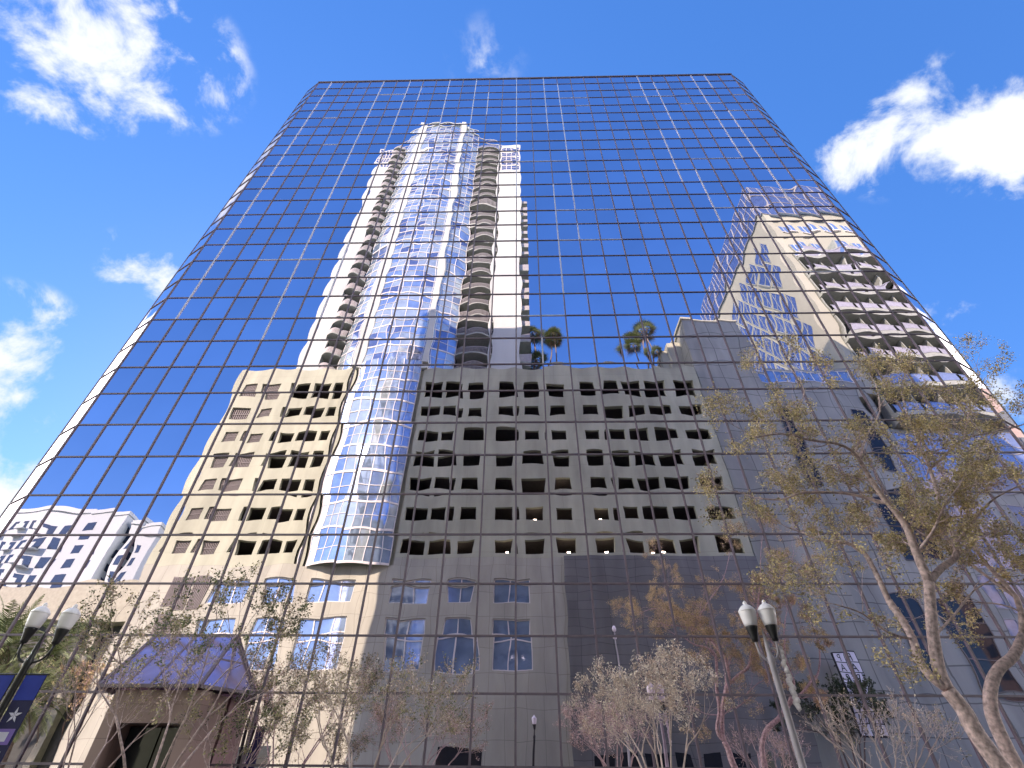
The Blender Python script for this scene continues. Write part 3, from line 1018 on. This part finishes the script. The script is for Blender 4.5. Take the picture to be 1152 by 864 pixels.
def big_tree(name, label, limbs, seed, nleaf, leafmats, bark, leafsize, group, twig=(2, .75), every=2):
    rg = random.Random(seed)
    base = limbs[0][0][0]
    t = thing(name, (base[0], base[1], 0), label, 'tree', group)
    tr = MB(); tips = []
    for pts, r0, r1 in limbs:
        smp = limb(tr, pts, r0, r1, 10 if r0 > .08 else 7)
        if r1 < .075:
            for i in range(len(smp) // 4, len(smp), every):
                p, r = smp[i]
                dirn = (smp[min(i + 1, len(smp) - 1)][0] - smp[max(i - 1, 0)][0])
                if dirn.length < 1e-5: continue
                dirn.normalize()
                side = rv(rg).normalized()
                side = (side - dirn * side.dot(dirn)).normalized()
                grow(tr, p, dirn * .5 + side * .8 + Vector((0, 0, .12)), rg.uniform(.7, 1.25) * twig[1], max(min(r * .5, .03), .008), twig[0], tips, rg, .25, .03, (1, 3), .72)
            p, r = smp[-1]
            grow(tr, p, (smp[-1][0] - smp[-3][0]).normalized(), 1.1 * twig[1], max(r * .8, .008), twig[0], tips, rg, .2, .05, (2, 3), .75)
    tr.build('trunk', bark, t, smooth=True)
    cr = MB()
    ks = list(range(len(leafmats)))
    clus = {}
    for _ in range(nleaf):
        i = rg.randrange(len(tips))
        tone = clus.setdefault(i // 6, rg.random())
        mi = min(int((tone * .7 + rg.random() * .3) * len(ks)), len(ks) - 1)
        leaf(cr, tips[i] + rv(rg, .075), leafsize * rg.uniform(.6, 1.3), rg, mi)
    cr.build('crown', leafmats, t)
    return t, tips

def L3(seq, y0, ys=None):
    """limb points from photo pixels, each at its own real depth"""
    return [at(px, py, y0 + (ys[i] if ys else 0)) for i, (px, py) in enumerate(seq)]

YB = -7.6
base = at(1099, 826, YB)
trunk = [Vector((base.x + .55, YB, 0)), Vector((base.x + .32, YB, 1.3)), base] + L3([(1085, 800), (1066, 776)], YB)
stem1 = L3([(1066, 776), (1056, 752), (1050, 717), (1047, 685), (1045, 655)], YB, (0, 0, -.05, -.1, -.1))
stem2 = L3([(1064, 774), (1049, 763), (1034, 743), (1027, 719), (1014, 696), (1000, 676)], YB, (0, 0, .1, .25, .4, .5))
limbs = [
    (trunk, .18, .145), (stem1, .13, .11), (stem2, .095, .08),
    (L3([(1045, 655), (1031, 622), (1021, 595), (1008, 576), (993, 559), (979, 538)], YB, (-.1, -.1, -.2, -.3, -.4, -.5)), .105, .06),
    (L3([(979, 538), (967, 517), (958, 507), (941, 499), (911, 495), (880, 488), (850, 492)], YB, (-.5, -.6, -.7, -.8, -.9, -1.0, -1.1)), .055, .02),
    (L3([(998, 566), (981, 562), (951, 555), (904, 554), (880, 562), (850, 560)], YB, (-.35, -.1, .1, .3, .5, .7)), .05, .02),
    (L3([(1045, 655), (1058, 640), (1075, 626), (1075, 608), (1066, 590), (1057, 573), (1054, 553), (1046, 527)], YB, (-.1, .0, .1, .2, .3, .4, .5, .6)), .085, .05),
    (L3([(1046, 527), (1058, 517), (1085, 494), (1117, 486), (1150, 478)], YB, (.6, .6, .5, .3, .2)), .045, .02),
    (L3([(1046, 527), (1036, 505), (1022, 470), (1014, 440)], YB, (.6, .8, 1.0, 1.1)), .035, .015),
    (L3([(1075, 612), (1100, 580), (1120, 560), (1150, 545)], YB, (.2, -.1, -.3, -.5)), .04, .018),
    (L3([(1000, 676), (974, 624), (953, 611), (925, 608), (900, 598)], YB, (.5, .8, .9, 1.0, 1.1)), .07, .025),
    (L3([(1031, 622), (1050, 597), (1062, 570), (1080, 545)], YB, (-.1, -.5, -.8, -1.0)), .04, .016),
    (L3([(967, 517), (975, 490), (990, 462), (985, 432)], YB, (-.6, -.3, -.1, .1)), .035, .014),
    (L3([(911, 495), (895, 470), (905, 440), (890, 415)], YB, (-.9, -.9, -1.0, -1.0)), .022, .010),
    (L3([(1027, 719), (1000, 712), (970, 690), (940, 680)], YB, (.25, .0, -.3, -.5)), .03, .014),
    (L3([(1050, 717), (1075, 690), (1095, 665), (1120, 650)], YB, (-.05, .3, .5, .6)), .03, .013),
    (L3([(1085, 494), (1090, 465), (1105, 440), (1100, 420)], YB, (.5, .4, .3, .2)), .025, .011),
]
big_tree('street_tree', 'large street tree with sparse olive yellow leaves spreading over the lower right facade', limbs, 21, 60000,
         [M['leaf_rust'], M['leaf_olive'], M['leaf_yellow'], M['leaf_yellow'], M['leaf_olive']], M['bark'], .062, 'street trees along the glass tower', (3, .62), 2)

b2 = at(1123, 822, YB + .8)
tr2 = [Vector((b2.x + .1, YB + .8, 0)), Vector((b2.x, YB + .8, 1.5)), b2] + L3([(1114, 790), (1117, 765), (1126, 750), (1140, 738), (1151, 715)], YB + .8)
top2 = tr2[-1]
limbs2 = [(tr2, .15, .10),
          ([top2, top2 + Vector((.5, .1, .9)), top2 + Vector((.4, .3, 2.2)), top2 + Vector((1.0, .4, 3.6))], .08, .03),
          ([top2, top2 + Vector((1.0, -.2, .6)), top2 + Vector((2.0, -.4, 1.5)), top2 + Vector((2.6, -.3, 3.0))], .07, .03),
          ([top2 + Vector((.5, .1, .9)), top2 + Vector((.1, .5, 2.0)), top2 + Vector((-.5, .8, 3.0))], .045, .02)]
big_tree('street_tree', 'second street tree with crooked pinkish trunk at the right frame edge', limbs2, 33, 15000,
         [M['leaf_olive'], M['leaf_rust'], M['leaf_yellow'], M['leaf_olive']], M['bark'], .065, 'street trees along the glass tower', (2, .7), 3)

def crape(name, label, base, h, w, seed, nst, nleaf, leafmats, bark, group, lsize=.06, lvl=3, r0=.035, low=.45, cat='tree'):
    """multi-stemmed vase-shaped tree"""
    rg = random.Random(seed)
    t = thing(name, (base[0], base[1], 0), label, cat, group)
    tr = MB(); tips = []
    for i in range(nst):
        an = 2 * math.pi * i / nst + rg.uniform(-.4, .4)
        lean = rg.uniform(.25, 1.0) * w * .33
        p0 = Vector((base[0] + .08 * math.cos(an), base[1] + .08 * math.sin(an), 0))
        p1 = p0 + Vector((lean * .35 * math.cos(an), lean * .35 * math.sin(an), h * low * .6))
        p2 = p0 + Vector((lean * math.cos(an), lean * math.sin(an), h * low * 1.1))
        smp = limb(tr, [p0, p1, p2], r0, r0 * .6, 7)
        d = (smp[-1][0] - smp[-3][0]).normalized()
        for _ in range(2):
            dd = (d + Vector((math.cos(an) * w / h * .55, math.sin(an) * w / h * .55, 0)) * rg.uniform(0, 1.2) + rv(rg, .18)).normalized()
            grow(tr, smp[-1][0], dd, h * (1 - low) * .42, r0 * .55, lvl, tips, rg, .16, .07, (2, 3), .66, .004)
    tr.build('trunk', bark, t, smooth=True)
    cr = MB(); clus = {}
    for _ in range(nleaf):
        i = rg.randrange(len(tips))
        tone = clus.setdefault(i // 5, rg.random())
        mi = min(int((tone * .7 + rg.random() * .3) * len(leafmats)), len(leafmats) - 1)
        leaf(cr, tips[i] + rv(rg, .05), lsize * rg.uniform(.6, 1.3), rg, mi)
    cr.build('crown', leafmats, t)
    return t
GR = 'small trees planted along the glass facade'
crape('crape_myrtle', 'pale seed-laden crape myrtle standing just left of the right street lamp', (3.85, -4.0), 4.6, 2.5, 3, 6, 9000, [M['seed'], M['seed'], M['leaf_rust']], M['bark_pale'], GR, .06)
crape('crape_myrtle', 'crape myrtle with greenish leaf tips, right of the violet glass canopy', (-3.9, -4.0), 4.6, 3.7, 8, 6, 6500, [M['seed'], M['leaf_rust'], M['leaf_olive'], M['leaf_green']], M['bark_pale'], GR, .06)
crape('leafy_tree', 'dense dark leafed multi-stem tree in front of the violet glass canopy', (-9.25, -4.2), 6.5, 4.1, 14, 5, 11000, [M['leaf_dark'], M['leaf_green'], M['leaf_olive'], M['leaf_rust']], M['bark'], GR, .07, 3, .045, .42)
crape('leafy_tree', 'thin yellowing small tree between the banner lamp and the violet canopy', (-11.4, -4.0), 5.0, 3.4, 19, 4, 2200, [M['leaf_yellow'], M['leaf_olive'], M['leaf_rust']], M['bark'], GR, .06, 3, .03)
crape('leafy_tree', 'short green shrub-like tree under the right end of the violet canopy', (-7.5, -3.6), 3.7, 2.0, 27, 4, 2500, [M['leaf_green'], M['leaf_olive'], M['leaf_dark']], M['bark'], GR, .06, 2, .03)
crape('crape_myrtle', 'bare pale crape myrtle behind the trunk of the large street tree', (9.9, -3.8), 3.7, 2.4, 31, 5, 900, [M['seed'], M['leaf_rust'], M['leaf_olive']], M['bark_pale'], GR, .055)
# planter beds under them
for x in (3.85, -3.9, -9.25, -11.4, -7.5, 9.9):
    mb = MB(); mb.prism([(x + .7 * math.cos(a * math.pi / 8), -4 + .7 * math.sin(a * math.pi / 8)) for a in range(16)], 0.002, .05)
    tag(mb.build('planting_bed', M['planter']), kind='structure')

# trees of the opposite pavement, seen only as reflections
GO = 'trees across the street'
crape('oak_tree', 'dark oak across the street beside the parking sign, seen reflected', (21.8, -20.9), 7.6, 5.0, 43, 5, 7000, [M['oak_dark'], M['oak_green']], M['bark_dark'], GO, .16, 3, .08)
crape('oak_tree', 'yellowing tree across the street beside the left palms, seen reflected', (-33.5, -24.5), 9.0, 5.0, 53, 5, 7000, [M['leaf_olive'], M['leaf_rust'], M['leaf_yellow']], M['bark_dark'], GO, .15, 3, .08)

def palm(label, x, y, zb, h, cr, seed, mats, group, fan=True, nf=30, r=.2):
    rg = random.Random(seed)
    t = thing('palm_tree', (x, y, zb), label, 'palm tree', group)
    lx, ly = rg.uniform(-.5, .5), rg.uniform(-.4, .4)
    pts = [(x + lx * (i / 8) ** 2, y + ly * (i / 8) ** 2, zb + h * i / 8) for i in range(9)]
    mb = MB(); mb.tube(pts, [r * (1.25 - .4 * min(i / 3, 1)) for i in range(9)], 10)
    mb.build('trunk', M['bark_palm'], t, smooth=True)
    top = Vector(pts[-1])
    mb = MB()
    for i in range(nf):
        an = i * 2.4 + rg.uniform(-.3, .3)
        el = R(75) - (i / nf) * R(130) + rg.uniform(-.15, .15)
        d = Vector((math.cos(an) * math.cos(el), math.sin(an) * math.cos(el), math.sin(el)))
        mi = 2 if i > nf * .86 else (0 if rg.random() < .6 else 1)
        s = d.cross(Vector((0, 0, 1))).normalized()
        if fan:
            pl = cr * rg.uniform(.28, .45)
            hub = top + d * pl
            mb.bar(top, hub, .04, mi=mi)
            n = d.cross(s)
            for k in range(13):
                a = R(-100 + 200 * k / 12)
                bd = (d * math.cos(a) + s * math.sin(a)).normalized()
                e = hub + bd * (cr * .62 * (1 - .2 * abs(k - 6) / 6)) + Vector((0, 0, -.08 * cr))
                w = bd.cross(n).normalized() * (cr * .032)
                m0 = hub + bd * cr * .25
                mb.face([hub, m0 + w, e, m0 - w], mi)
        else:
            pp = []
            q = top.copy(); dd = d.copy()
            for k in range(11):
                pp.append(q.copy())
                q = q + dd * (cr / 10)
                dd = (dd + Vector((0, 0, -.11))).normalized()
            mb.tube(pp, [.05 - .004 * k for k in range(11)], 4, mi)
            for k in range(2, 11):
                for sub in (0, .33, .66):
                    c0 = pp[k - 1].lerp(pp[k], sub)
                    tdir = (pp[k] - pp[k - 1]).normalized()
                    for sg_ in (-1, 1):
                        ll_ = cr * .24 * math.sin(math.pi * min((k + sub) / 11, .97)) + .1
                        bd = (s * sg_ * .8 + tdir * .6 + Vector((0, 0, -.15 + rg.uniform(-.15, .15)))).normalized()
                        w = tdir * (cr * .012)
                        mb.face([c0 - w, c0 + bd * ll_ * .5 - w * 1.4, c0 + bd * ll_, c0 + w], mi)
    mb.build('crown', mats, t)
PG = 'palms on the garage roof'
fan_m = [M['palm_leaf'], M['palm_pale'], M['palm_dead']]
for (lb, x, z, cr, sd) in (('slender roof palm at the left of the left roof group', 2.0, 49.8, 1.9, 61), ('roof palm in the middle of the left roof group', 3.9, 50.0, 1.8, 62),
                           ('roof palm at the right of the left roof group', 4.9, 49.2, 1.9, 63), ('shortest roof palm, low in the left roof group', 2.2, 45.2, 1.7, 64),
                           ('tallest roof palm with pale crown, beside the grey stair core', 17.6, 51.2, 2.1, 65), ('dark roof palm left of the tallest roof palm', 15.6, 47.6, 2.2, 66),
                           ('short roof palm hidden behind the tallest roof palm', 18.5, 46.3, 1.5, 67)):
    palm(lb, x, -27 - (sd % 3) * .5, 38.9, z - 38.9, cr, sd, fan_m, PG, True, 22, .13)
PL = 'palms before the low beige building'
pin_m = [M['palm_pale'], M['palm_leaf'], M['palm_dead']]
for (lb, x, y, h, cr, sd) in (('feathery palm nearest the left frame edge, in reflection', -41.5, -22.5, 10.3, 4.2, 71), ('feathery palm behind the banner lamp, in reflection', -37.2, -23.5, 9.6, 3.8, 72),
                              ('low feathery palm beside the yellowing tree, in reflection', -36.0, -21.6, 6.2, 3.2, 73), ('low feathery palm at the far left corner, in reflection', -40.0, -20.8, 6.0, 3.4, 74)):
    palm(lb, x, y, 0, h, cr, sd, pin_m, PL, False, 34, .24)

# ------------------------------------------------------------------ light
SUN_EL, SUN_AZ = 30.0, 27.0            # azimuth: degrees to the left of +y
ld = bpy.data.lights.new('sun', 'SUN')
ld.energy = 2.0
ld.angle = R(0.53)
ld.color = (1.0, 0.86, 0.66)
so = bpy.data.objects.new('sun', ld)
COL.objects.link(so)
sd_ = Vector((-math.sin(R(SUN_AZ)) * math.cos(R(SUN_EL)), math.cos(R(SUN_AZ)) * math.cos(R(SUN_EL)), math.sin(R(SUN_EL))))
so.rotation_euler = sd_.to_track_quat('Z', 'Y').to_euler()
so.location = sd_ * 200

w = bpy.data.worlds.new('World')
scene.world = w
w.use_nodes = True
nt = w.node_tree
N, L = nt.nodes, nt.links
bg = N['Background']
sky = N.new('ShaderNodeTexSky')
sky.sky_type = 'NISHITA'
sky.sun_disc = False
sky.sun_elevation = R(SUN_EL)
sky.sun_rotation = R(-SUN_AZ)
sky.altitude = 0
sky.air_density = 1.0
sky.dust_density = 0.15
sky.ozone_density = 2.5
hs = N.new('ShaderNodeHueSaturation')
hs.inputs['Saturation'].default_value = 1.25
hs.inputs['Hue'].default_value = 0.51
hs.inputs['Value'].default_value = 0.72
L.new(sky.outputs['Color'], hs.inputs['Color'])
tc = N.new('ShaderNodeTexCoord')
# clouds and added fill banks: soft blobs in world directions broken up by noise
CL = [((-.631, .222, .743), .10, 1.0), ((-.583, .254, .772), .09, 1.0), ((-.508, .239, .828), .11, 1.0), ((-.66, .23, .715), .05, .6), ((-.57, .14, .81), .14, 1.0),
      ((-.609, .467, .641), .07, 1.1), ((-.589, .499, .636), .07, 1.1), ((-.724, .472, .503), .08, 1.1), ((-.736, .523, .43), .09, 1.1), ((-.722, .618, .312), .13, 1.6), ((-.80, .55, .24), .14, 1.4),
      ((.556, .331, .762), .07, .9), ((.58, .29, .764), .07, .9), ((.635, .31, .706), .085, 1.0), ((.664, .285, .696), .08, 1.0), ((.639, .339, .691), .07, .9), ((.672, .322, .667), .08, .9), ((.52, .375, .77), .06, .9), ((.565, .36, .745), .07, .8),
      ((.65, .515, .559), .06, .45), ((.70, .59, .41), .09, .9), ((-.06, .29, .957), .09, .22), ((.78, .57, .25), .14, 1), ((.78, .57, .12), .12, 1)]
FILL_BANK = [((.965, -.03, .26), .52, 5), ((-.965, -.03, .26), .52, 5), ((0, -.06, 1), .2, 1.5)]  # unseen bright banks, added to lift the shaded walls
def blob_sum(lst):
    prev = None
    for c, r, wt in lst:
        vd = N.new('ShaderNodeVectorMath'); vd.operation = 'DISTANCE'
        L.new(tc.outputs['Generated'], vd.inputs[0])
        vd.inputs[1].default_value = Vector(c).normalized()
        mr = N.new('ShaderNodeMapRange')
        mr.inputs['From Min'].default_value = r
        mr.inputs['From Max'].default_value = 0
        mr.inputs['To Min'].default_value = 0
        mr.inputs['To Max'].default_value = wt
        L.new(vd.outputs['Value'], mr.inputs['Value'])
        if prev is None:
            prev = mr.outputs['Result']
        else:
            ad = N.new('ShaderNodeMath'); ad.operation = 'ADD'
            L.new(prev, ad.inputs[0]); L.new(mr.outputs['Result'], ad.inputs[1])
            prev = ad.outputs[0]
    return prev
n1 = N.new('ShaderNodeTexNoise')
n1.inputs['Scale'].default_value = 11.0
n1.inputs['Detail'].default_value = 9
n1.inputs['Roughness'].default_value = 0.6
n1.inputs['Distortion'].default_value = 0.25
L.new(tc.outputs['Generated'], n1.inputs['Vector'])
ma = N.new('ShaderNodeMath'); ma.operation = 'MULTIPLY_ADD'
L.new(n1.outputs['Fac'], ma.inputs[0]); ma.inputs[1].default_value = 5.5; ma.inputs[2].default_value = -2.95
def blob_layer(under, lst, colour):
    dens = blob_sum(lst)
    sm = N.new('ShaderNodeMath'); sm.operation = 'ADD'
    L.new(dens, sm.inputs[0]); L.new(ma.outputs[0], sm.inputs[1])
    cov = N.new('ShaderNodeMapRange'); cov.interpolation_type = 'SMOOTHSTEP'
    cov.inputs['From Min'].default_value = 0.12
    cov.inputs['From Max'].default_value = 1.3
    L.new(sm.outputs[0], cov.inputs['Value'])
    gate = N.new('ShaderNodeMapRange'); gate.interpolation_type = 'SMOOTHSTEP'
    gate.inputs['From Min'].default_value = 0.0
    gate.inputs['From Max'].default_value = 0.30
    L.new(dens, gate.inputs['Value'])
    lim = N.new('ShaderNodeMath'); lim.operation = 'MULTIPLY'
    L.new(cov.outputs['Result'], lim.inputs[0]); L.new(gate.outputs['Result'], lim.inputs[1])
    mx = N.new('ShaderNodeMix'); mx.data_type = 'RGBA'
    L.new(lim.outputs[0], mx.inputs['Factor'])
    L.new(under, mx.inputs['A'])
    mx.inputs['B'].default_value = colour
    return mx.outputs['Result']
even = N.new('ShaderNodeMix'); even.data_type = 'RGBA'     # evens out the strong falloff towards the sun
even.inputs['Factor'].default_value = 0.55
L.new(hs.outputs['Color'], even.inputs['A'])
even.inputs['B'].default_value = (0.12, 0.415, 1.33, 1)
skyc = blob_layer(even.outputs['Result'], CL, (1.85, 1.93, 2.05, 1))
skyc = blob_layer(skyc, FILL_BANK, (11.5, 11.2, 10.6, 1))  # fill glow added out of view
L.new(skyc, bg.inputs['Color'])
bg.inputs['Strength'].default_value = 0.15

vs = scene.view_settings
vs.view_transform = 'Standard'
vs.look = 'None'
vs.gamma = 1.0
vs.use_curve_mapping = False
vs.exposure = 1.87
scene.cycles.use_denoising = True
scene.cycles.max_bounces = 12
scene.cycles.glossy_bounces = 6
scene.cycles.diffuse_bounces = 5
scene.cycles.caustics_reflective = True
scene.cycles.blur_glossy = 0.5
scene.cycles.sample_clamp_indirect = 10
